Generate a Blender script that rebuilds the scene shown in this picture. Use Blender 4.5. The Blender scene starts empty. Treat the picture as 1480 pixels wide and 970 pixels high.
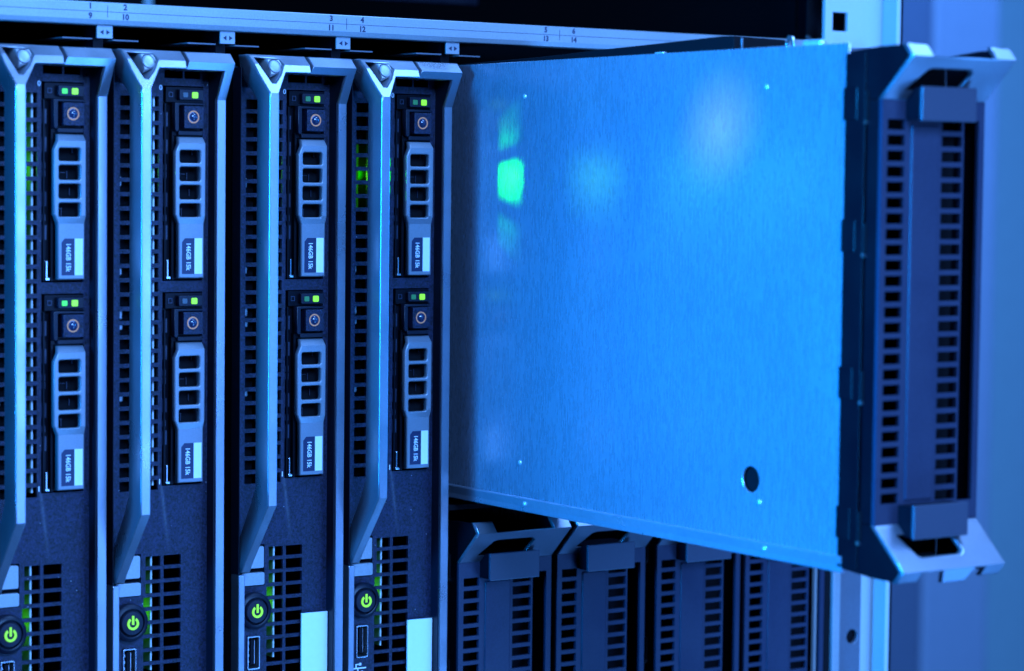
import bpy, bmesh, math, random
from mathutils import Vector, Matrix
random.seed(7)
S = bpy.context.scene
COL = S.collection
MM = 0.001
PI = math.pi

# ------------------------------------------------------------------ materials
def mat(name, base=(.5, .5, .5), rough=.5, metal=0., spec=.5, grain=0., gscale=1500., bump=0., emit=None, estr=0.,
        specks=0., coat=0., smudge=0., aniso=0.):
    m = bpy.data.materials.new(name); m.use_nodes = True
    nt = m.node_tree; N = nt.nodes; L = nt.links
    b = N['Principled BSDF']
    b.inputs['Base Color'].default_value = (*base, 1)
    b.inputs['Roughness'].default_value = rough
    b.inputs['Metallic'].default_value = metal
    b.inputs['Specular IOR Level'].default_value = spec
    b.inputs['Coat Weight'].default_value = coat
    if emit:
        b.inputs['Emission Color'].default_value = (*emit, 1)
        b.inputs['Emission Strength'].default_value = estr
    if grain or bump or specks or smudge:
        tc = N.new('ShaderNodeTexCoord'); oi = N.new('ShaderNodeObjectInfo')
        ad = N.new('ShaderNodeVectorMath'); ad.operation = 'ADD'
        sc = N.new('ShaderNodeVectorMath'); sc.operation = 'SCALE'
        cb = N.new('ShaderNodeCombineXYZ')
        for k in range(3): L.new(oi.outputs['Random'], cb.inputs[k])
        L.new(cb.outputs[0], sc.inputs[0]); sc.inputs['Scale'].default_value = .73
        L.new(tc.outputs['Object'], ad.inputs[0]); L.new(sc.outputs[0], ad.inputs[1])
        nz = N.new('ShaderNodeTexNoise'); nz.inputs['Scale'].default_value = gscale
        nz.inputs['Detail'].default_value = 3; nz.inputs['Roughness'].default_value = .65
        L.new(ad.outputs[0], nz.inputs['Vector'])
        col = None
        if grain:
            mr = N.new('ShaderNodeMapRange'); mr.inputs['From Min'].default_value = .3; mr.inputs['From Max'].default_value = .7
            mr.inputs['To Min'].default_value = 1 - grain; mr.inputs['To Max'].default_value = 1 + grain
            L.new(nz.outputs['Fac'], mr.inputs['Value'])
            mx = N.new('ShaderNodeVectorMath'); mx.operation = 'SCALE'; mx.inputs[0].default_value = base
            L.new(mr.outputs[0], mx.inputs['Scale']); col = mx.outputs[0]
        if smudge:
            n2 = N.new('ShaderNodeTexNoise'); n2.inputs['Scale'].default_value = 55; n2.inputs['Detail'].default_value = 4
            L.new(ad.outputs[0], n2.inputs['Vector'])
            m2 = N.new('ShaderNodeMapRange'); m2.inputs['From Min'].default_value = .3; m2.inputs['From Max'].default_value = .7
            m2.inputs['To Min'].default_value = max(0.02, rough - smudge); m2.inputs['To Max'].default_value = rough + smudge
            L.new(n2.outputs['Fac'], m2.inputs['Value']); L.new(m2.outputs[0], b.inputs['Roughness'])
        if specks:
            vo = N.new('ShaderNodeTexVoronoi'); vo.inputs['Scale'].default_value = 420
            L.new(ad.outputs[0], vo.inputs['Vector'])
            lt = N.new('ShaderNodeMath'); lt.operation = 'LESS_THAN'; lt.inputs[1].default_value = .085
            L.new(vo.outputs['Distance'], lt.inputs[0])
            sp = N.new('ShaderNodeSeparateColor'); L.new(vo.outputs['Color'], sp.inputs[0])
            gt = N.new('ShaderNodeMath'); gt.operation = 'GREATER_THAN'; gt.inputs[1].default_value = 1 - specks
            L.new(sp.outputs[0], gt.inputs[0])
            mu = N.new('ShaderNodeMath'); mu.operation = 'MULTIPLY'; L.new(lt.outputs[0], mu.inputs[0]); L.new(gt.outputs[0], mu.inputs[1])
            mi = N.new('ShaderNodeMix'); mi.data_type = 'RGBA'
            if col: L.new(col, mi.inputs[6])
            else: mi.inputs[6].default_value = (*base, 1)
            mi.inputs[7].default_value = (.22, .25, .3, 1)
            L.new(mu.outputs[0], mi.inputs[0]); col = mi.outputs[2]
        if col: L.new(col, b.inputs['Base Color'])
        if bump:
            bp = N.new('ShaderNodeBump'); bp.inputs['Strength'].default_value = bump; bp.inputs['Distance'].default_value = .0002
            L.new(nz.outputs['Fac'], bp.inputs['Height']); L.new(bp.outputs[0], b.inputs['Normal'])
    return m

M = {}
M['dark'] = mat('textured_dark_plastic', (.0095, .0115, .032), .45, 0, .32, grain=1.0, gscale=1250, bump=1., specks=.10)
def scuff(m):
    # a pale rubbed streak running down the bezel from the lower bay's corner
    nt = m.node_tree; N = nt.nodes; L = nt.links; b = N['Principled BSDF']
    tc = N.new('ShaderNodeTexCoord'); sx = N.new('ShaderNodeSeparateXYZ'); L.new(tc.outputs['Object'], sx.inputs[0])
    def mth(op, a, b_=None):
        n = N.new('ShaderNodeMath'); n.operation = op
        for i, v in enumerate((a, b_)):
            if v is None: continue
            if isinstance(v, (int, float)): n.inputs[i].default_value = v
            else: L.new(v, n.inputs[i])
        return n.outputs[0]
    ln = mth('ADD', mth('MULTIPLY', mth('ADD', sx.outputs[2], .112), -.13), -.0246)
    d = mth('DIVIDE', mth('SUBTRACT', sx.outputs[0], ln), .0007)
    g = mth('EXPONENT', mth('MULTIPLY', mth('MULTIPLY', d, d), -1))
    def ramp(src, a, c):
        r = N.new('ShaderNodeMapRange'); r.inputs['From Min'].default_value = a; r.inputs['From Max'].default_value = c; L.new(src, r.inputs['Value']); return r.outputs[0]
    g = mth('MULTIPLY', mth('MULTIPLY', g, ramp(sx.outputs[2], -.1385, -.122)), ramp(sx.outputs[2], -.110, -.113))
    nz = N.new('ShaderNodeTexNoise'); nz.inputs['Scale'].default_value = 900; L.new(tc.outputs['Object'], nz.inputs['Vector'])
    g = mth('MULTIPLY', g, mth('MULTIPLY', nz.outputs['Fac'], .85))
    mi = N.new('ShaderNodeMix'); mi.data_type = 'RGBA'; src = b.inputs['Base Color'].links[0].from_socket
    L.new(src, mi.inputs[6]); mi.inputs[7].default_value = (.09, .10, .13, 1); L.new(g, mi.inputs[0]); L.new(mi.outputs[2], b.inputs['Base Color'])
scuff(M['dark'])
M['darkside'] = mat('smooth_dark_plastic', (.006, .007, .016), .45, 0, .28, grain=.1, gscale=900, smudge=.1)
M['grey'] = mat('grey_paint', (.38, .395, .45), .32, .85, .5, grain=.08, gscale=2200, bump=.10, smudge=.06)
M['greymid'] = mat('mid_grey_plastic', (.12, .125, .15), .42, 0, .5, grain=.12, gscale=1900, bump=.2, smudge=.06)
M['slate'] = mat('slate_plastic', (.021, .025, .050), .38, 0, .34, grain=.16, gscale=1500, bump=.2, smudge=.06)
M['black'] = mat('black_plastic', (.003, .003, .006), .38, 0, .11, smudge=.1)
M['void'] = mat('dark_interior', (.004, .004, .006), .8, 0, .1)  # near-black; behind openings it puts their shade into the colour
M['deepvoid'] = mat('deep_dark_interior', (.0012, .0012, .002), .9, 0, .03)  # darker copy of the interior colour, so plates near the status light look unlit
M['silver'] = mat('bare_steel', (.62, .63, .65), .28, 1., .5, smudge=.08)
M['white'] = mat('white_label', (.80, .82, .80), .5, 0, .3, grain=.02, gscale=500)
M['print'] = mat('white_print', (.75, .77, .78), .6)
M['ink'] = mat('dark_blue_print', (.012, .016, .05), .6)
M['blue'] = mat('navy_label', (.010, .015, .055), .45)
M['strip'] = mat('silver_paint_strip', (.32, .33, .345), .42, .4, .5, grain=.10, gscale=1500, smudge=.06)
M['copper'] = mat('orange_ring_print', (.95, .26, .10), .5, 0, .3)
M['lens'] = mat('dark_glossy_lens', (.02, .03, .07), .12, 0, .6, coat=.5)
M['lit'] = mat('lit_lime_light', (.1, .3, .02), .4, emit=(.26, .95, .015), estr=1.0)
M['lit2'] = mat('lit_green_light', (.05, .3, .05), .4, emit=(.06, .80, .07), estr=1.0)
M['dim'] = mat('dim_green_light', (.03, .12, .05), .4, emit=(.012, .16, .05), estr=.6)
M['off'] = mat('unlit_grey_light', (.06, .085, .10), .35)
M['power'] = mat('lit_power_symbol', (.1, .3, .02), .4, emit=(.24, .80, .008), estr=1.0)
M['led'] = mat('bright_internal_light', (.1, .5, .1), .4, emit=(.10, 1., .02), estr=220.)
M['led2'] = mat('internal_button_light', (.1, .5, .1), .4, emit=(.12, 1., .02), estr=45.)
M['boardface'] = mat('green_board', (.10, .18, .11), .5)
M['pcb'] = mat('pale_board_edge', (.55, .62, .62), .45)
M['rack'] = mat('pale_rack_paint', (.42, .44, .46), .42, 0, .5, grain=.03, gscale=700, smudge=.05)
M['ear'] = mat('galvanised_ear', (.13, .135, .165), .4, .3, .5, grain=.08, gscale=900, smudge=.06)
M['wall'] = mat('painted_wall', (.30, .42, .42), .7, 0, .3, grain=.03, gscale=60)
M['cab'] = mat('blue_grey_cabinet', (.20, .22, .26), .5, 0, .4, grain=.03, gscale=80)
M['cabdark'] = mat('dark_cabinet_door', (.085, .10, .135), .5, 0, .4, grain=.04, gscale=80)

def brushed(name):
    m = bpy.data.materials.new(name); m.use_nodes = True
    nt = m.node_tree; N = nt.nodes; L = nt.links; b = N['Principled BSDF']
    tc = N.new('ShaderNodeTexCoord')
    def noise(scale, sz, detail=3, rough=.6):
        mp = N.new('ShaderNodeMapping'); mp.inputs['Scale'].default_value = (scale, scale, sz)
        L.new(tc.outputs['Object'], mp.inputs['Vector'])
        n = N.new('ShaderNodeTexNoise'); n.inputs['Scale'].default_value = 1.0
        n.inputs['Detail'].default_value = detail; n.inputs['Roughness'].default_value = rough
        L.new(mp.outputs[0], n.inputs['Vector']); return n.outputs['Fac']
    def rng(src, a, bb, f0=.3, f1=.7):
        r = N.new('ShaderNodeMapRange'); r.inputs['From Min'].default_value = f0; r.inputs['From Max'].default_value = f1
        r.inputs['To Min'].default_value = a; r.inputs['To Max'].default_value = bb
        L.new(src, r.inputs['Value']); return r.outputs[0]
    fine = noise(2200, 330, 4, .7); mid = noise(800, 130, 3); big = noise(30, 16, 4)
    a1 = N.new('ShaderNodeMath'); a1.operation = 'MULTIPLY'
    L.new(rng(fine, .85, 1.13), a1.inputs[0]); L.new(rng(mid, .94, 1.06), a1.inputs[1])
    a2 = N.new('ShaderNodeMath'); a2.operation = 'MULTIPLY'
    L.new(a1.outputs[0], a2.inputs[0]); L.new(rng(big, .95, 1.05), a2.inputs[1])
    mx = N.new('ShaderNodeVectorMath'); mx.operation = 'SCALE'; mx.inputs[0].default_value = PANEL
    L.new(a2.outputs[0], mx.inputs['Scale']); L.new(mx.outputs[0], b.inputs['Base Color'])
    b.inputs['Metallic'].default_value = .7
    L.new(rng(mid, .24, .32), b.inputs['Roughness'])
    bp = N.new('ShaderNodeBump'); bp.inputs['Strength'].default_value = .08; bp.inputs['Distance'].default_value = .0002
    L.new(fine, bp.inputs['Height']); L.new(bp.outputs[0], b.inputs['Normal'])
    return m
PANEL = (.44, .47, .56)
M['brushed'] = brushed('brushed_sheet_metal')

# ------------------------------------------------------------------ mesh helpers (all sizes in millimetres)
def link(name, me, m, parent=None, off=(0, 0, 0), smooth=False, bev=0.):
    if m is not None and not me.materials: me.materials.append(M[m] if isinstance(m, str) else m)
    o = bpy.data.objects.new(name, me); COL.objects.link(o)
    if parent is not None: o.parent = parent
    o.location = [c * MM for c in off]
    if smooth:
        for p in me.polygons: p.use_smooth = True
        me.set_sharp_from_angle(angle=math.radians(38))
    if bev:
        md = o.modifiers.new('bevel', 'BEVEL'); md.width = bev * MM; md.segments = 2
        md.limit_method = 'ANGLE'; md.angle_limit = math.radians(40)
    return o

def bm_mesh(bm, name):
    bmesh.ops.recalc_face_normals(bm, faces=bm.faces[:])
    for v in bm.verts: v.co *= MM
    me = bpy.data.meshes.new(name); bm.to_mesh(me); bm.free(); return me

def add_box(bm, x0, x1, y0, y1, z0, z1):
    vs = [bm.verts.new((x, y, z)) for x in (x0, x1) for y in (y0, y1) for z in (z0, z1)]
    for f in ((0, 1, 3, 2), (4, 6, 7, 5), (0, 4, 5, 1), (2, 3, 7, 6), (0, 2, 6, 4), (1, 5, 7, 3)):
        bm.faces.new([vs[i] for i in f])

def boxes(name, m, parent, lst, off=(0, 0, 0), bev=0.):
    bm = bmesh.new()
    for b in lst: add_box(bm, *b)
    return link(name, bm_mesh(bm, name), m, parent, off, bev=bev)

def lattice(name, m, parent, x0, x1, z0, z1, yf, yb, holes, off=(0, 0, 0), bev=0.):
    """Plate in the XZ plane with rectangular holes (x0,x1,z0,z1)."""
    def uniq(l):
        l = sorted(l); r = [l[0]]
        for v in l[1:]:
            if v - r[-1] > 1e-4: r.append(v)
        return r
    xs = uniq([x0, x1] + [h[0] for h in holes] + [h[1] for h in holes])
    zs = uniq([z0, z1] + [h[2] for h in holes] + [h[3] for h in holes])
    bm = bmesh.new(); V = {}
    solid = {}
    for i in range(len(xs) - 1):
        cx = (xs[i] + xs[i + 1]) / 2
        hc = [h for h in holes if h[0] < cx < h[1]]
        for k in range(len(zs) - 1):
            cz = (zs[k] + zs[k + 1]) / 2
            solid[i, k] = not any(h[2] < cz < h[3] for h in hc)
    def v(i, k, y):
        if (i, k, y) not in V: V[i, k, y] = bm.verts.new((xs[i], y, zs[k]))
        return V[i, k, y]
    for (i, k), s in solid.items():
        if not s: continue
        bm.faces.new([v(i, k, yf), v(i + 1, k, yf), v(i + 1, k + 1, yf), v(i, k + 1, yf)])
        bm.faces.new([v(i, k, yb), v(i, k + 1, yb), v(i + 1, k + 1, yb), v(i + 1, k, yb)])
        for (di, dk, a, b) in ((-1, 0, (i, k), (i, k + 1)), (1, 0, (i + 1, k), (i + 1, k + 1)), (0, -1, (i, k), (i + 1, k)), (0, 1, (i, k + 1), (i + 1, k + 1))):
            if not solid.get((i + di, k + dk), False):
                bm.faces.new([v(*a, yf), v(*b, yf), v(*b, yb), v(*a, yb)])
    bmesh.ops.recalc_face_normals(bm, faces=bm.faces[:])
    bmesh.ops.dissolve_limit(bm, angle_limit=.01, verts=bm.verts[:], edges=bm.edges[:]) if not holes else None
    return link(name, bm_mesh(bm, name), m, parent, off, bev=bev)

def area2(p): return sum(p[i][0] * p[(i + 1) % len(p)][1] - p[(i + 1) % len(p)][0] * p[i][1] for i in range(len(p)))

def rrect(x0, x1, z0, z1, r, n=4):
    pts = []
    for cx, cz, a0 in ((x1 - r, z1 - r, 0), (x0 + r, z1 - r, 90), (x0 + r, z0 + r, 180), (x1 - r, z0 + r, 270)):
        for i in range(n + 1):
            a = math.radians(a0 + 90 * i / n); pts.append((cx + r * math.cos(a), cz + r * math.sin(a)))
    return pts

def circ(cx, cz, r, n=32): return [(cx + r * math.cos(2 * PI * i / n), cz + r * math.sin(2 * PI * i / n)) for i in range(n)]

def extr(name, m, parent, outer, holes=(), depth=1., bev=.2, plane='XZ', y=0., cuts=(), yf=None, yb=None, off=(0, 0, 0), smooth=False):
    """Outline (+ holes) extruded with a rounded edge.  XZ: front at y, going back (+y).  YZ: points are (y,z), outer face at x=y arg, going +x."""
    cu = bpy.data.curves.new(name, 'CURVE'); cu.dimensions = '2D'; cu.fill_mode = 'BOTH'
    cu.extrude = max(1e-4, depth / 2 - bev); cu.bevel_depth = bev; cu.bevel_resolution = 1; cu.offset = -bev
    for k, pts in enumerate([outer] + list(holes)):
        P = [(-p[0], p[1]) for p in pts] if plane == 'YZ' else list(pts)
        a = area2(P)
        if (a > 0) != (k == 0): P = P[::-1]
        sp = cu.splines.new('POLY'); sp.points.add(len(P) - 1)
        for q, p in zip(sp.points, P): q.co = (p[0], p[1], 0, 1)
        sp.use_cyclic_u = True
    ob = bpy.data.objects.new('tmp', cu); COL.objects.link(ob)
    dg = bpy.context.evaluated_depsgraph_get()
    me0 = bpy.data.meshes.new_from_object(ob.evaluated_get(dg))
    bpy.data.objects.remove(ob); bpy.data.curves.remove(cu)
    bm = bmesh.new(); bm.from_mesh(me0); bpy.data.meshes.remove(me0)
    bmesh.ops.remove_doubles(bm, verts=bm.verts[:], dist=1e-4)
    for c in cuts:
        bmesh.ops.bisect_plane(bm, geom=bm.verts[:] + bm.edges[:] + bm.faces[:], plane_co=(0, c, 0), plane_no=(0, 1, 0), dist=1e-5)
    for v in bm.verts:
        u, w, h = v.co; d = depth / 2 - h          # d: 0 at the front, depth at the back
        if plane == 'XZ':
            if yf: a = yf(w); b_ = yb(w) if yb else a + depth; yy = a + (b_ - a) * d / depth if yb else a + d
            else: yy = y + d
            v.co = (u, yy, w)
        else: v.co = (y + d, -u, w)
    me = bm_mesh(bm, name)
    return link(name, me, m, parent, off, smooth=smooth)

def lathe(name, m, parent, prof, cx, cz, n=40, off=(0, 0, 0), axis='y'):
    """prof: list of (radius, y); turned about an axis along y through (cx, cz)."""
    bm = bmesh.new(); rings = []
    for r, yy in prof:
        if r < 1e-6: rings.append([bm.verts.new((cx, yy, cz))])
        else: rings.append([bm.verts.new((cx + r * math.cos(2 * PI * i / n), yy, cz + r * math.sin(2 * PI * i / n))) for i in range(n)])
    for a, b in zip(rings, rings[1:]):
        for i in range(n):
            j = (i + 1) % n
            if len(a) == 1 and len(b) == 1: continue
            if len(a) == 1: bm.faces.new([a[0], b[i], b[j]])
            elif len(b) == 1: bm.faces.new([a[i], b[0], a[j]])
            else: bm.faces.new([a[i], b[i], b[j], a[j]])
    if axis == 'x':
        for v in bm.verts: v.co = (v.co.y, v.co.x, v.co.z)
    return link(name, bm_mesh(bm, name), m, parent, off, smooth=True)

def text(name, body, size, m, parent, x, y, z, down=False, bold=.02, width=1., off=(0, 0, 0)):
    """Flat lettering facing -y, centred on (x, z); down=True reads from top to bottom."""
    cu = bpy.data.curves.new(name, 'FONT'); cu.body = body; cu.size = size; cu.offset = bold * size
    cu.align_x = 'CENTER'; cu.align_y = 'CENTER'; cu.resolution_u = 3; cu.extrude = .02
    ob = bpy.data.objects.new('tmp', cu); COL.objects.link(ob)
    dg = bpy.context.evaluated_depsgraph_get()
    me = bpy.data.meshes.new_from_object(ob.evaluated_get(dg))
    bpy.data.objects.remove(ob); bpy.data.curves.remove(cu)
    for v in me.vertices:
        u, w, d = v.co; u *= width
        if down: u, w = w, -u
        v.co = Vector((x + u, y - d, z + w)) * MM
    me.name = name; me.materials.clear()
    return link(name, me, m, parent, off)

def lerp(tab):
    tab = sorted(tab)
    def f(z):
        if z <= tab[0][0]: return tab[0][1]
        for (a, va), (b, vb) in zip(tab, tab[1:]):
            if z <= b: return va + (vb - va) * (z - a) / (b - a)
        return tab[-1][1]
    return f

def thing(name, label, cat, loc, group=None):
    o = bpy.data.objects.new(name, None); COL.objects.link(o); o.empty_display_size = .01
    o.location = [c * MM for c in loc]; o['label'] = label; o['category'] = cat
    if group: o['group'] = group
    return o

def dup(root, loc, label):
    def rec(o, parent):
        c = o.copy(); COL.objects.link(c)
        if parent is not None: c.parent = parent
        for ch in kids.get(o.name, ()): rec(ch, c)
        return c
    kids = {}
    for o in list(COL.objects):
        if o.parent is not None: kids.setdefault(o.parent.name, []).append(o)
    r = rec(root, None); r.location = [c * MM for c in loc]; r['label'] = label
    return r
def child(root, name):
    for o in COL.objects:
        if o.parent is not None and o.name.split('.')[0] == name:
            p = o
            while p.parent is not None: p = p.parent
            if p is root: return o

XB = [0, 48.1, 100, 148.1]
BOT = -304.0

# ------------------------------------------------------------------ blade server
def make_blade():
    t = thing('blade_server', 'grey and navy blade server at the left edge under slot number 1', 'blade server', (XB[0], 0, BOT), 'blade servers in a row')
    O = (0, 0, -BOT)
    holes = []
    for k in range(28):
        z1 = 31.4 - 5.23 * k
        holes += [(-41.6, -36.3, z1 - 3.7, z1), (-30.2, -26, z1 - 3.7, z1)]
    for k in range(32):
        z1 = -138.1 - 5.07 * k
        if z1 < -298: break
        holes += [(-30.9 if k < 3 else -31.8, -24.8, z1 - 3.75, z1), (-23.5, -16.4, z1 - 3.75, z1)]
    holes += [(-23.8, -16.3, 38.2, 41.4), (-15.6, -9, 38.2, 41.4),
              (-24.4, -7.9, -36.3, 35.5), (-24.4, -7.9, -112.2, -40.4), (-40.4, -34.8, -184.6, -171.6), (-43.6, -32.8, -152.6, -136.9)]
    lattice('faceplate', 'dark', t, -46.3, -5.3, BOT + 1, 43.5, 4, 5.4, holes, O)
    # right frame wall and its half of the top bar: bends outwards near the top
    fy = lerp([(30.5, -2), (43.8, -9.2), (47.6, -5.2)])
    extr('frame', 'grey', t, [(-1.4, BOT), (-1.4, 47.6), (-20.5, 47.6), (-20.3, 44), (-21.2, 40.9), (-5.2, 40.9), (-5.2, BOT)],
         depth=6, bev=.3, cuts=(30.5, 40.9, 43.8), yf=fy, yb=lambda z: 5.6, off=O)
    boxes('inner_wall', 'darkside', t, [(-5.6, -5.22, -1.2, 5.3, BOT + 1, 31)], O)
    extr('inner_wall', 'darkside', t, [(-1, 30.8), (-7.2, 41), (5, 41), (5, 30.8)], depth=.34, bev=.05, plane='YZ', y=-5.58, off=O)
    boxes('left_edge', 'grey', t, [(-46.5, -43.9, -1, 5.2, BOT, -147.3)], O, bev=.25)
    boxes('left_wall', 'darkside', t, [(-46.6, -46.32, -1, 5.3, -147, 43)], O)
    # lever
    ly = lerp([(47.8, -5.3), (44, -9.6), (33.2, -19), (-119.2, -19), (-142.8, -4.2), (-146.5, -1.9)])
    lb = lerp([(47.8, 2), (40, 1.5), (31, -9), (-113, -9), (-134, 1.5), (-146.5, 3.5)])
    lev = extr('lever', 'grey', t,
               [(-46.25, 47.7), (-45.6, 40), (-44.3, 33.2), (-44.3, -119.2), (-46.1, -142.8), (-46.1, -146.2), (-42.3, -146.2), (-42.3, -142.8), (-40.3, -119.2),
                (-40.3, 33.2), (-33.6, 41.1), (-22.7, 41.1), (-21.8, 44.2), (-22.1, 47.7)],
               [[(-44.3, 46.5), (-34.0, 46.3), (-33.3, 44.2), (-36.5, 40.2), (-40.2, 37.0), (-41.5, 37.0)]],
               depth=8, bev=.45, cuts=(47, 44, 40, 37, 35, 33.2, 31, -113, -119.2, -134, -142.8), yf=ly, yb=lb, off=O)
    boxes('recess_floor', 'void', lev, [(-45.4, -32.4, 3, 3.6, 36, 47)])
    by = lambda z: ly(z) + .25
    rb = extr('release_button', 'strip', lev, [(-39.4, 46.1), (-34.4, 46.0), (-33.6, 44.0), (-36.2, 40.7), (-39.0, 39.0)], depth=7, bev=.25,
              cuts=(40.6,), yf=lerp([(38.5, -8.4), (40.6, -10.4), (47, -7.4)]), yb=lambda z: 2.5)
    bm = bmesh.new(); n = 32
    gr = [[bm.verts.new((-36.9 + r * math.cos(2 * PI * i / n), -8.90 - (44 - (43.4 + r * math.sin(2 * PI * i / n))) * .47, 43.4 + r * math.sin(2 * PI * i / n))) for i in range(n)] for r in (1.8, 2.72)]
    for i in range(n): bm.faces.new([gr[0][i], gr[1][i], gr[1][(i + 1) % n], gr[0][(i + 1) % n]])
    link('button_groove', bm_mesh(bm, 'button_groove'), 'slate', rb)
    # smooth disc seated on the button, leaning with it
    bm = bmesh.new(); n = 32; rings = []
    for r, h in ((2.3, -.3), (2.28, .2), (2.1, .34), (1.4, .42), (0, .5)):
        rings.append([bm.verts.new((-36.9 + r * math.cos(2 * PI * i / n), -8.83 - (44 - (43.4 + r * math.sin(2 * PI * i / n))) * .47 - h, 43.4 + r * math.sin(2 * PI * i / n))) for i in range(n if r else 1)])
    for a, b in zip(rings, rings[1:]):
        for i in range(n):
            j = (i + 1) % n
            if len(b) > 1: bm.faces.new([a[i], b[i], b[j], a[j]])
            else: bm.faces.new([a[i], b[0], a[j]])
    link('button_disc', bm_mesh(bm, 'button_disc'), 'strip', rb, smooth=True)
    # latch plates
    extr('latch_plate', 'strip', t, rrect(-43.4, -33.4, -145.8, -137.5, .7), depth=2, bev=.2, y=3.2, off=O)
    extr('latch_plate', 'strip', t, rrect(-43.7, -33.3, -152.2, -147.4, .7), depth=2, bev=.2, y=2.8, off=O)
    boxes('latch_pocket', 'void', t, [(-43.6, -32.8, 5.45, 6, -152.6, -136.9)], O)
    # power button
    pb = lathe('power_button', 'darkside', t, [(7.0, 4), (7.0, 1.6), (6.7, 1.1), (5.5, .6), (5.2, .75), (5.05, 1.7), (4.75, 1.7), (4.6, .6), (4.2, .15), (2, -.1), (0, -.15)], -38, -161.8, off=O, n=48)
    ring = [(-38 + r * math.cos(a), -161.8 + r * math.sin(a)) for r, rg in ((2.35, range(0, 25)), (1.45, range(24, -1, -1))) for a in [math.radians(90 + 34 + (360 - 68) * i / 24) for i in rg]]
    extr('power_symbol', 'power', pb, ring, depth=.3, bev=.04, y=-.42)
    boxes('power_symbol', 'power', pb, [(-38.42, -37.58, -.42, -.12, -162.2, -158.9)])
    # usb socket and its trident mark
    us = extr('usb_port', 'silver', t, rrect(-40.3, -34.9, -184.5, -171.7, .6), [rrect(-39.8, -35.4, -184.0, -172.2, .4)], depth=9, bev=.1, y=3.2, off=O)
    boxes('socket_floor', 'void', us, [(-39.9, -35.3, 11, 11.6, -184.2, -172)])
    boxes('tongue', 'black', us, [(-38.0, -36.6, 5.0, 11, -182.8, -173.2)])
    boxes('contact', 'silver', us, [(-39.5, -38.9, 4.6, 10, z - .5, z + .5) for z in (-174.4, -176.8, -179.2, -181.6)] + [(-36.55, -36.3, 4.9, 10, -182.6, -173.4)])
    boxes('usb_mark', 'print', t, [(-41.6, -35.4, 3.9, 4.0, -188.9, -188.4), (-40.2, -39.7, 3.9, 4.0, -188.4, -186.9), (-39.7, -38.2, 3.9, 4.0, -187.3, -186.9),
                                   (-39.4, -38.9, 3.9, 4.0, -190.5, -188.9), (-38.9, -37.4, 3.9, 4.0, -190.5, -190.1), (-38.6, -37.6, 3.9, 4, -187.6, -186.6), (-37.6, -36.8, 3.9, 4, -190.8, -189.8), (-42.3, -41.2, 3.88, 4, -189.3, -188.1)], O)
    text('drive_number', '0', 2.6, 'print', t, -25.3, 3.9, 34.6, off=O)
    text('drive_number', '1', 2.6, 'print', t, -25.3, 3.9, -110.6, off=O)
    # pull-out tag at the foot of the bezel
    extr('pull_tag', 'white', t, [(-17.2, -300), (-5.9, -300), (-5.9, -200), (-17.2, -200)], depth=1.2, bev=.2, y=2.2, off=O)
    # what shows through the vents
    boxes('circuit_board', 'pcb', t, [(-27.35, -26.75, 6, 60, -112, 33), (-27.9, -27.3, 6, 60, -181, -137)], O)
    boxes('vent_light_block', 'void', t, [(-45.7, -36.1, 8.2, 8.6, -116, 34), (-36.2, -36.0, 5.45, 8.2, -116, 34)], O)  # plates added to keep the status light's glow out of the left vents
    boxes('circuit_board', 'boardface', t, [(-27.6, -27.38, 6.4, 60, -112, 33), (-28.1, -27.95, 6.4, 60, -181, -137)], O)
    sp = bpy.data.lights.new('status_glow', 'SPOT'); sp.energy = .002; sp.color = (.05, 1., .02); sp.spot_size = math.radians(56); sp.spot_blend = .35; sp.shadow_soft_size = .0007
    so = bpy.data.objects.new('status_glow', sp); COL.objects.link(so); so.parent = t
    so.location = Vector((-38.9, 16.2, 4 - BOT)) * MM
    so.rotation_euler = Vector((44.4, -47, 0)).to_track_quat('-Z', 'Y').to_euler()
    rr = random.Random(3)
    for z in (-31.5, -47, -52, -78, 2):
        h = rr.uniform(2.2, 4)
        boxes('connector', 'strip', t, [(-42, -39.6 + rr.uniform(-.6, .6), 6 + rr.uniform(0, .8), 8, z - h, z)], O, bev=.5)
    bm = bmesh.new(); bmesh.ops.create_uvsphere(bm, u_segments=12, v_segments=8, radius=1.0)
    for v in bm.verts: v.co += Vector((-39.5, 17, 4))
    link('status_light', bm_mesh(bm, 'status_light'), 'led', t, O)
    bm = bmesh.new(); bmesh.ops.create_uvsphere(bm, u_segments=12, v_segments=8, radius=1.2)
    for v in bm.verts: v.co += Vector((-33.6, 9, -159.5))
    link('button_light', bm_mesh(bm, 'button_light'), 'led2', t, O)
    boxes('housing', 'void', t, [(-46.2, -1.8, 62, 300, BOT, 43), (-46.2, -45.8, 5.45, 62, BOT, 43), (-2.2, -1.8, 5.7, 62, BOT, 43), (-45.8, -2.2, 5.45, 62, 42.6, 43), (-45.8, -2.2, 5.45, 62, BOT, BOT + .5)], O)
    return t

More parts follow.
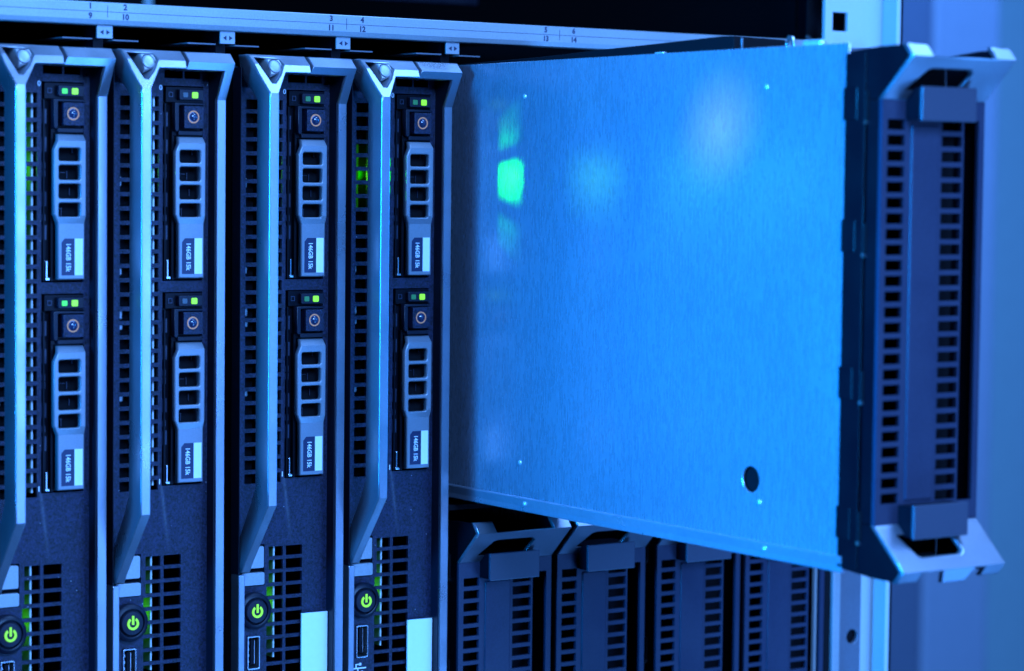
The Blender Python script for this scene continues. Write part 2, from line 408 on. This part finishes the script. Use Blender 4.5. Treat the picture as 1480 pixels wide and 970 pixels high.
blade = make_blade()
BL = [blade,
      dup(blade, (XB[1], 0, BOT), 'grey and navy blade server under slot number 2, second from the left'),
      dup(blade, (XB[2], 0, BOT), 'grey and navy blade server under slot number 3, third from the left'),
      dup(blade, (XB[3], 0, BOT), 'grey and navy blade server under slot number 4, right next to the pulled out module')]
glow = child(BL[3], 'status_glow'); glow.data = glow.data.copy(); glow.data.energy = .12; glow.data.color = (.0, 1., .0)
back = child(BL[3], 'vent_light_block'); bpy.data.objects.remove(back)
boxes('vent_light_block', 'deepvoid', BL[3], [(-45, -29, 27, 28, -20, 28), (-36.25, -36.05, 5.45, 11.2, -20, 28), (-45.7, -36.1, 8.2, 8.6, -116, -9.5), (-45.7, -36.1, 8.2, 8.6, 15.5, 34), (-36.2, -36.0, 5.45, 8.2, -116, -20), (-36.2, -36.0, 5.45, 8.2, 28, 34)], (0, 0, -BOT))  # added plates as well, limiting the green glow to a few vents
for b, top in zip(BL, (-205, -205, -164.6, -171.4)):
    child(b, 'pull_tag').location.z = (-BOT + top + 200) * MM

# ------------------------------------------------------------------ hot-swap hard drive (same coordinates as the blade, upper bay)
def make_drive():
    zb = -36.0
    t = thing('hard_drive', '', 'hard drive', (0, 0, zb), 'hot-swap hard drives in the blades')
    O = (0, 0, -zb)
    boxes('carrier', 'black', t, [(-24.1, -8.1, 5.6, 58, -35.9, 35.1), (-24.1, -23.4, 3.2, 5.6, -35.9, 29), (-23.4, -8.1, 3.6, 5.6, 29.4, 35.1),
                                  (-21, -8.1, 3.4, 5.6, 17.2, 19.2), (-21, -20, 3.4, 5.6, -35.9, 17.2)], O, bev=.12)
    boxes('carrier_clip', 'slate', t, [(-24.3, -22.4, 4.0, 5, z, z + 5.2) for z in (20.5, 10.5, -9, -21)] + [(-24.3, -22.9, 3.8, 4.6, z, z + 2.3) for z in (1.5, 4.4, -14.2)], O)
    boxes('spring', 'silver', t, [(-23.3, -22.7, 2.4, 4, -34.6, -28.5), (-23.6, -21.9, 2.2, 4, -35.4, -34.6)], O, bev=.15)
    lp = extr('light_panel', 'darkside', t, rrect(-18.9, -8.9, 30.3, 34.2, .5), depth=2, bev=.2, y=1.4, off=O)
    extr('status_light', 'off', lp, rrect(-17.6, -15.5, 31.2, 33.1, .35), depth=.6, bev=.12, y=1.1)
    extr('activity_light', 'lit', lp, rrect(-13.8, -11.4, 31.0, 33.3, .45), depth=.6, bev=.12, y=1.0)
    sq = rrect(-22.4, -20.6, 31.3, 33.2, .15)
    extr('eject_mark', 'slate', t, sq, [rrect(-22.1, -20.9, 31.6, 32.9, .1)], depth=.2, bev=.03, y=3.3, off=O)
    extr('latch_bracket', 'darkside', t, [(-20.9, 29.3), (-8.9, 29.3), (-8.9, 28.4), (-19.2, 28.4), (-19.2, 19.4), (-20.0, 18.6), (-20.9, 19.2)], depth=3, bev=.25, y=1, off=O)
    boxes('latch_bracket', 'darkside', t, [(-19, -8.9, 1.9, 5, 17.4, 19.0)], O, bev=.25)
    rb = boxes('release_button', 'darkside', t, [(-17.6, -9.6, 0, 5, 19.9, 28.1)], O, bev=.2)
    rb.data.materials[0] = M['dark']
    lathe('ring', 'copper', rb, [(1.85, 0.02), (1.85, -.1), (2.35, -.1), (2.35, .02)], -13.9, 24.1, n=40)
    lathe('lens', 'lens', rb, [(1.85, -.02), (1.6, -.05), (1.2, -.5), (0, -.9)], -13.9, 24.1, n=32)
    hy = lerp([(-15.2, .6), (-12.2, -.6), (14.4, -.6), (16.8, 1.8)])
    wins = [rrect(-19.6, -11.2, a, b, .8, 3) for a, b in ((7.2, 11.9), (.5, 5.8), (-6.2, -.9), (-12.7, -7.7))]
    h = extr('handle', 'greymid', t, [(-9.0, 16.8), (-19.0, 16.8), (-21.5, 11.2), (-21.5, -11.8), (-19.5, -15.4), (-19.5, -35.2), (-9.0, -35.2)], wins,
             depth=2.6, bev=.5, cuts=(-15.2, -12.2, 14.4), yf=hy, off=O)
    h.data.materials[0] = M['handle']
    boxes('handle_floor', 'void', h, [(-20.6, -10, 4.8, 5.4, -13.5, 13)])
    boxes('mesh_wire', 'slate', h, [(-16.8, -16.6, 4, 4.3, -12.6, -9.5), (-13.6, -13.4, 4, 4.3, -5, -2.4), (-17.8, -15.2, 4.1, 4.3, 3.0, 3.2), (-18.6, -16.3, 4.1, 4.3, -9.9, -9.7), (-12.6, -12.4, 3.6, 4.2, 10.2, 11.6), (-14.6, -14.4, 4, 4.3, 1, 3.6)])
    lab = extr('capacity_label', 'blue', t, [(-13, -20.5), (-16.9, -20.5), (-18.1, -21.9), (-18.1, -33.7), (-13, -33.7)], depth=.16, bev=.03, y=.5, off=O)
    boxes('label_stripe', 'white', lab, [(-13, -9.8, .48, .65, -33.7, -20.5)])
    text('lettering', '146GB 15k', 2.6, 'print', lab, -15.55, .46, -27.2, down=True, bold=.016, width=.86)
    return t

M['handle'] = mat('satin_grey_handle', (.225, .24, .27), .40, .35, .5, grain=.08, gscale=1900, bump=.15, smudge=.06)
dr0 = make_drive()
where = ['the leftmost blade', 'the second blade from the left', 'the third blade from the left', 'the fourth and rightmost blade']
look = ['both green lights lit', 'left light unlit grey', 'left light dim green', 'left light dim green']
stat = ['lit2', 'off', 'dim', 'dim']
first = True
led_meshes = {}
for i in range(4):
    for lower in (0, 1):
        lab = '%s hard drive in %s, %s' % (('lower' if lower else 'upper'), where[i], look[i])
        loc = (XB[i], 0, -36.0 - 75.9 * lower)
        d = dr0 if first else dup(dr0, loc, lab)
        d.location = [c * MM for c in loc]; d['label'] = lab
        if first: base_led = child(d, 'status_light').data
        first = False
        if stat[i] not in led_meshes:
            me = base_led.copy(); me.materials.clear(); me.materials.append(M[stat[i]]); led_meshes[stat[i]] = me
        child(d, 'status_light').data = led_meshes[stat[i]]

# ------------------------------------------------------------------ blank filler module; face plane y=0, slot's left x=0, z=0 at the upper bend
FB = -155.0
def make_filler():
    t = thing('filler_module', '', 'filler module', (0, 0, 0), 'blank filler modules')
    O = (0, 0, -FB)
    H = -136.4
    holes = []
    for k in range(25):
        z1 = -6.2 - 5.0 * k
        holes += [(2.3, 9.8, z1 - 3.4, z1), (26, 35, z1 - 3.4, z1)]
    holes += [(35.8, 42.6, -130.2, -6)]
    lattice('faceplate', 'slate', t, 0, 45, H, 0, 0, 1.6, holes, O)
    extr('centre_panel', 'slate', t, rrect(12.4, 24.6, -129, -8, .8), depth=1.4, bev=.5, y=-.7, off=O)
    for s in (1, -1):
        zz = (lambda z: z) if s == 1 else (lambda z: H - z)
        yy = lerp([(0, 0), (13.4, -14), (17.3, -10.6)])
        o = [(0, 0), (0, 17.3), (8.8, 17.3), (8.8, 13.4), (36.6, 13.4), (36.6, 17.3), (45, 17.3), (45, 0)]
        hole = [(6.6, 3), (10.2, 9.2), (12, 9.8), (28.5, 9.8), (30.5, 8.6), (29.5, 3)]
        if s == -1:
            o = [(0, 0), (0, 17.3), (8.8, 17.3), (8.8, 14), (17.8, 14), (20, 18.4), (30, 18.4), (32, 14), (36.6, 14), (36.6, 17.3), (45, 17.3), (45, 0)]
        outer = [(x, zz(z)) for x, z in o]; hh = [[(x, zz(z)) for x, z in hole]]
        g = (lambda z, zz=zz, s=s: yy(z if s == 1 else H - z))
        extr('end_flare', 'flare', t, outer, hh, depth=2.2, bev=.35, cuts=[zz(c) for c in (3, 9.8, 13.4)], yf=g, off=O)
        zs = sorted((zz(4.2), zz(-6.8)))
        lt = boxes('latch', 'latch', t, [(9.6, 33.6, -8, -6.6, zs[0], zs[1])], O, bev=.35)
        boxes('latch_arm', 'black', lt, [(10, 33.2, -6.6, 8, zs[0] + .5, zs[1] - .5)])
        # cheeks: side profile of the bezel
        pr = [(17.5, 0), (17.5, 15.5), (2, 16.8), (-9.6, 17), (-13, 13.4), (.4, 0)]
        pr = [(y, zz(z)) for y, z in pr]
        extr('cheek', 'black', t, pr, depth=.8, bev=.1, plane='YZ', y=.05, off=O)
        extr('cheek', 'black', t, pr, depth=.8, bev=.1, plane='YZ', y=44.15, off=O)
    boxes('bezel_side', 'black', t, [(-.6, .9, 7.6, 17.0, H - 15, 15), (.05, .9, .3, 7, H + .2, -.2), (.7, 1.2, 7, 7.7, H, 0), (44.1, 44.95, .3, 17.5, H, 0)], O, bev=.12)
    boxes('bezel_floor', 'void', t, [(1.2, 44, 13, 13.6, H, -.5), (24.9, 25.3, 1.7, 13, H, -.5)], O)  # dark plate added behind the vents, their shade put into its colour
    for z in (4, -38.5, -86, -131.5):
        cl = boxes('bezel_clip', 'black', t, [(-.95, .2, 11, 17.7, z - 10.5, z)], O, bev=.3)
        boxes('clip_slot', 'void', cl, [(-.5, .2, 6.2, 8.2, z - 10.5, z - 1)], bev=.2)
        boxes('clip_pin', 'silver', cl, [(-.75, 0.1, 6.6, 8.0, z - 11.9, z - 10.6)])
    # sheet metal body
    extr('side_panel', 'brushed', t, [(16, 18.5), (290, 18.5), (290, -147.9), (16, -147.9)], [circ(61.5, -127.4, 4.4)], depth=1.0, bev=.3, plane='YZ', y=-.45, off=O)
    lip = [(16, -148), (290, -148), (290, -153.4), (14.6, -153.4)]
    bm = bmesh.new()
    prof = [(-.4, -147.8), (-.85, -148.15), (-.95, -148.5), (-.45, -151.3), (-.5, -153.0), (-.3, -153.4), (.3, -153.5), (1.4, -152.6), (1.2, -147.7)]
    ra = [bm.verts.new((x, 14.8, z)) for x, z in prof]; rb_ = [bm.verts.new((x, 290, z)) for x, z in prof]
    for i in range(len(prof)):
        j = (i + 1) % len(prof); bm.faces.new([ra[i], ra[j], rb_[j], rb_[i]])
    bm.faces.new(ra); bm.faces.new(rb_)
    link('lower_lip', bm_mesh(bm, 'lower_lip'), 'lipmetal', t, O)
    for y, z in ((198.5, 5.2), (56.5, 5.2), (199, -134.7), (56.7, -134.7)):
        lathe('rivet', 'rivet', t, [(.95, -.44), (.85, -.75), (.4, -.95), (0, -1.0)], y, z, n=16, axis='x', off=O)
    for y, z in ((195, -150.2), (53.2, -150)):
        lathe('rivet', 'rivet', t, [(.95, -.4), (.85, -1.2), (.4, -1.45), (0, -1.5)], y, z, n=16, axis='x', off=O)
    boxes('tray', 'void', t, [(1.2, 44.6, 18, 290, -152.8, -150), (43.8, 44.6, 18, 290, -150, 12), (1.2, 43.8, 288, 290, -150, 12), (1.2, 43.8, 40, 288, -148, 6)], O)
    return t

M['flare'] = mat('satin_bezel', (.29, .30, .35), .34, .8, .5, grain=.05, gscale=900, smudge=.06)
M['latch'] = mat('latch_grey', (.034, .038, .06), .45, 0, .5, grain=.05, gscale=900)
M['lipmetal'] = mat('folded_sheet_metal', (.44, .47, .56), .3, .7, .5, grain=.06, gscale=700, smudge=.04)
M['rivet'] = mat('bright_rivet', (.75, .77, .78), .3, .6)
FX = [151.9, 200.0, 251.4, 299.5]
ZR2 = -149.9
fill = make_filler()
flab = ['blank vented filler module in the lower row, right beside the blades', 'blank vented filler module, second from the left in the lower row',
        'blank vented filler module, third from the left in the lower row', 'blank vented filler module, last in the lower row by the rack post']
fill.location = Vector((FX[0], -2, ZR2 + FB)) * MM; fill['label'] = flab[0]
for k in (1, 2, 3): dup(fill, (FX[k], -2, ZR2 + FB), flab[k])
pulled = dup(fill, (153.5, -241, 28.9 + FB), 'blank filler module pulled far out of the chassis, showing its shiny metal side')
# things only the pulled one shows: along its top edge
O = (0, 0, -FB)
boxes('top_tab', 'rivet', pulled, [(.2, 3, 30, 40, 17.8, 20.2)], O, bev=1.0)
boxes('top_tab', 'rivet', pulled, [(.1, 2, 114, 119, 18, 19.1)], O, bev=.4)
bm = bmesh.new()
cp = [(250, 18), (250, 18.6), (194, 19.6), (150, 21.0), (118, 21.9), (84, 23.0), (78, 22.9), (77.6, 19), (77.6, 12), (250, 12)]
for x in (6, 9): pass
va = [bm.verts.new((2.5, y, z + .5)) for y, z in cp]; vb = [bm.verts.new((26, y, z)) for y, z in cp]
for i in range(len(cp)):
    j = (i + 1) % len(cp); bm.faces.new([va[i], va[j], vb[j], vb[i]])
bm.faces.new(va); bm.faces.new(vb)
link('air_guide', bm_mesh(bm, 'air_guide'), 'void', pulled, O, bev=.4)
boxes('guide_trim', 'greymid', pulled, [(5.6, 6.2, 77.2, 78, 17, 22.8)], O, bev=.15)
extr('guide_bracket', 'silver', pulled, [(52, 17), (53.6, 22.2), (56, 22.8), (59, 17)], [[(54, 18), (54.8, 21), (55.6, 21.4), (57, 18)]], depth=.8, bev=.1, plane='YZ', y=8, off=O)
extr('guide_bracket', 'silver', pulled, [(38, 18), (44, 22.2), (44.8, 21.8), (39.5, 18)], depth=.8, bev=.1, plane='YZ', y=6, off=O)

# ------------------------------------------------------------------ chassis
ch = thing('blade_chassis', 'open blade server chassis with a numbered pale strip along its top', 'chassis', (150, 0, -312))
O = (-150, 0, 312)
boxes('shell', 'void', ch, [(-52, 349, 8, 700, -312, -304.1), (-52, -48.4, 6, 700, -304.1, 60), (345.4, 348.6, -1.4, 700, -304.1, 56), (-48.4, 346.6, 650, 700, -306, 58),
                            (-48.4, 346.6, 6, 700, 58, 64), (150.2, 346.6, 5, 640, -129.4, -127.4)], O)
strip = extr('label_strip', 'strip', ch, [(-52, 56.3), (339.5, 56.3), (339.5, 64.5), (-52, 64.5)], depth=8, bev=.4, cuts=(58.2,), yf=lambda z: 1.0 + max(0, 58.2 - z) * .35, yb=lambda z: 9, off=O)
boxes('printed_line', 'ink', strip, [(-52, 338, .93, 1.0, 60.95, 61.1)])
for k in range(4):
    x = 100 * k
    boxes('printed_line', 'ink', strip, [(x - .08, x + .08, .92, 1.0, 59.0, 63.3)])
    for body, dx, z in ((str(2 * k + 1), -6.8, 62.85), (str(2 * k + 2), 7.0, 62.85), (str(2 * k + 9), -6.8, 59.35), (str(2 * k + 10), 7.0, 59.35)):
        text('slot_number', body, 2.9, 'ink', strip, x + dx, .95, z, bold=.04)
for k in range(4):
    x = 50 * k
    tb = boxes('slot_tab', 'strip', ch, [(x - 3.1, x + 3.1, 3.2, 4.2, 51.6, 57)], O, bev=.15)
    bm = bmesh.new()
    for s in (-1, 1):
        a = [(x + s * .55, 54.7), (x + s * .55, 52.9), (x + s * 2.0, 53.8)]
        f = [bm.verts.new((p[0], 3.12, p[1])) for p in a]; g = [bm.verts.new((p[0], 3.19, p[1])) for p in a]
        bm.faces.new(f if s == 1 else f[::-1]); bm.faces.new(g)
        for i in range(3): bm.faces.new([f[i], f[(i + 1) % 3], g[(i + 1) % 3], g[i]])
    link('arrow_mark', bm_mesh(bm, 'arrow_mark'), 'ink', tb)
    boxes('guide_edge', 'greymid', ch, [(x + 4.3, x + 14.5, 5.6, 30, 51.0, 51.5), (x - 15.5, x - 3.8, 5.6, 30, 51.2, 51.7)], O)
    boxes('guide_rail', 'black', ch, [(x - 2, x + 2, 9, 300, 47.8, 57.5)], O)
ear = extr('mounting_ear', 'ear', ch, [(353.4, -312), (366, -312), (366, 62), (353.4, 62)], [circ(361, z, 3.2) for z in (-198, -120, 0, 45, -280)], depth=2.4, bev=.3, y=-2.4, off=O)
boxes('ear_hole_shade', 'void', ch, [(354, 365.6, .05, .35, -312, 62)], O)  # dark sheet added so the ear's holes look shaded
extr('ear_fold', 'strip', ch, [(348.8, -312), (353.2, -312), (353.2, 62), (348.8, 62)], depth=6, bev=.6, y=-3.2, off=O)

# ------------------------------------------------------------------ rack post and surroundings
po = thing('rack_post', 'pale painted rack post with square holes behind the pulled out module', 'rack post', (360, 0, -420))
O = (-360, 0, 420)
holes = [(345.8, 354.6, 69.0 - 22.2 * k, 77.2 - 22.2 * k) for k in range(-4, 31)]
lattice('post_face', 'rack', po, 341.5, 377, -420, 160, .6, 2.8, [h for h in holes if -418 < h[2] and h[3] < 158], O, bev=.3)
boxes('post_flange', 'rack', po, [(374.6, 377, -9, .5, -420, 160)], O, bev=.4)
boxes('hole_backing', 'void', po, [(343, 373, 14, 15, -420, 160)], O)
boxes('post_side', 'black', po, [(377.2, 380, -7, 60, -420, 160)], O)

cb = thing('equipment_cabinet', 'blurred blue grey cabinet far behind on the right, dark door edge on its left', 'cabinet', (1150, 800, -900))
O = (-1150, -800, 900)
boxes('door', 'cabdark', cb, [(1020, 1168, 796, 830, -900, 700)], O, bev=6)
boxes('side_panel', 'cab', cb, [(1171, 1252, 800, 1200, -900, 700)], O, bev=4)
wl = boxes('wall', 'wall', None, [(300, 2600, 1300, 1340, -900, 1200)])
wl['label'] = 'pale plain wall, blurred, at the right edge behind the cabinet'; wl['category'] = 'wall'
bk = boxes('rack_interior', 'void', None, [(-500, 372, 720, 730, -420, 300), (377.2, 380, 62, 720, -420, 300)])
bk['label'] = 'dark inside panels of the rack around the chassis'; bk['category'] = 'rack panel'
sh = thing('rack_shelf', 'dim steel shelf edge in the dark bay above the chassis', 'shelf', (250, 300, 78))
boxes('shelf_edge', 'darkside', sh, [(-100, 110, 0, 4, 18, 24), (40, 100, -20, 60, 4, 7)], bev=.5)

# ------------------------------------------------------------------ light
def area(name, loc, tgt, size, power, col, sizey=None, spread=180):
    d = bpy.data.lights.new(name, 'AREA'); d.energy = power; d.color = col; d.size = size * MM; d.spread = math.radians(spread)
    if sizey: d.shape = 'RECTANGLE'; d.size_y = sizey * MM
    o = bpy.data.objects.new(name, d); COL.objects.link(o)
    o.location = Vector(loc) * MM
    o.rotation_euler = (Vector(tgt) - Vector(loc)).to_track_quat('-Z', 'Y').to_euler()
    return o
area('side_lamp', (-900, -250, 60), (153, -215, -40), 220, 2.9, (.003, .275, 1.), 300, 31)
area('front_lamp', (-150, -1500, 700), (60, 0, -60), 600, 60, (.125, .37, 1.), 500)
area('right_lamp', (560, -1330, 60), (40, 0, -60), 420, 13, (.09, .29, 1.), 700)
area('top_fill', (520, -330, 760), (90, -10, 0), 420, 14, (.14, .38, 1.), 420)  # fill added from above to brighten the sloped lever and frame tops
area('floor_bounce', (620, -640, -720), (80, 0, 0), 500, 10, (.06, .31, 1.), 400)  # fill added from below, in place of light bouncing off the floor
area('room_lamp', (1000, 100, 600), (1250, 1000, -50), 500, 25, (.07, .28, 1.), 500)
gl = bpy.data.lights.new('added_gleam', 'SPOT'); gl.energy = 110; gl.color = (.35, .6, 1.); gl.spot_size = math.radians(1.9); gl.spot_blend = 1; gl.shadow_soft_size = .012  # narrow spot added only for the pale highlight on the pulled module's side
go = bpy.data.objects.new('added_gleam', gl); COL.objects.link(go); go.location = Vector((-640, -560, 260)) * MM
go.rotation_euler = (Vector((153, -160, 21)) - Vector((-640, -560, 260))).to_track_quat('-Z', 'Y').to_euler()

w = bpy.data.worlds.new('World'); S.world = w; w.use_nodes = True
w.node_tree.nodes['Background'].inputs[0].default_value = (.02, .05, .25, 1)
w.node_tree.nodes['Background'].inputs[1].default_value = .05

# ------------------------------------------------------------------ camera
yaw, pitch, roll, fpx = .603, -.058, .011, 3728.452
yaw, pitch, roll = CAMROT = (0.603, -0.058, 0.011)
fw = Vector((math.sin(yaw) * math.cos(pitch), math.cos(yaw) * math.cos(pitch), math.sin(pitch)))
r0 = Vector((math.cos(yaw), -math.sin(yaw), 0)); u0 = r0.cross(fw)
r = r0 * math.cos(roll) + u0 * math.sin(roll); u = -r0 * math.sin(roll) + u0 * math.cos(roll)
cd = bpy.data.cameras.new('camera'); cam = bpy.data.objects.new('camera', cd); COL.objects.link(cam)
mtx = Matrix((r, u, -fw)).transposed().to_4x4(); mtx.translation = Vector((-408.633, -851.393, .149)) * MM
cam.matrix_world = mtx
cd.sensor_width = 36; cd.lens = fpx * 36 / 1480; cd.clip_start = .01; cd.clip_end = 50
cd.dof.use_dof = True; cd.dof.focus_distance = .985; cd.dof.aperture_fstop = 10; cd.dof.aperture_blades = 7
S.camera = cam
S.view_settings.view_transform = 'Standard'; S.view_settings.look = 'None'
S.view_settings.exposure = 0; S.view_settings.gamma = 1
S.render.resolution_x = 1024; S.render.resolution_y = 671
S.cycles.max_bounces = 8; S.cycles.sample_clamp_indirect = 6
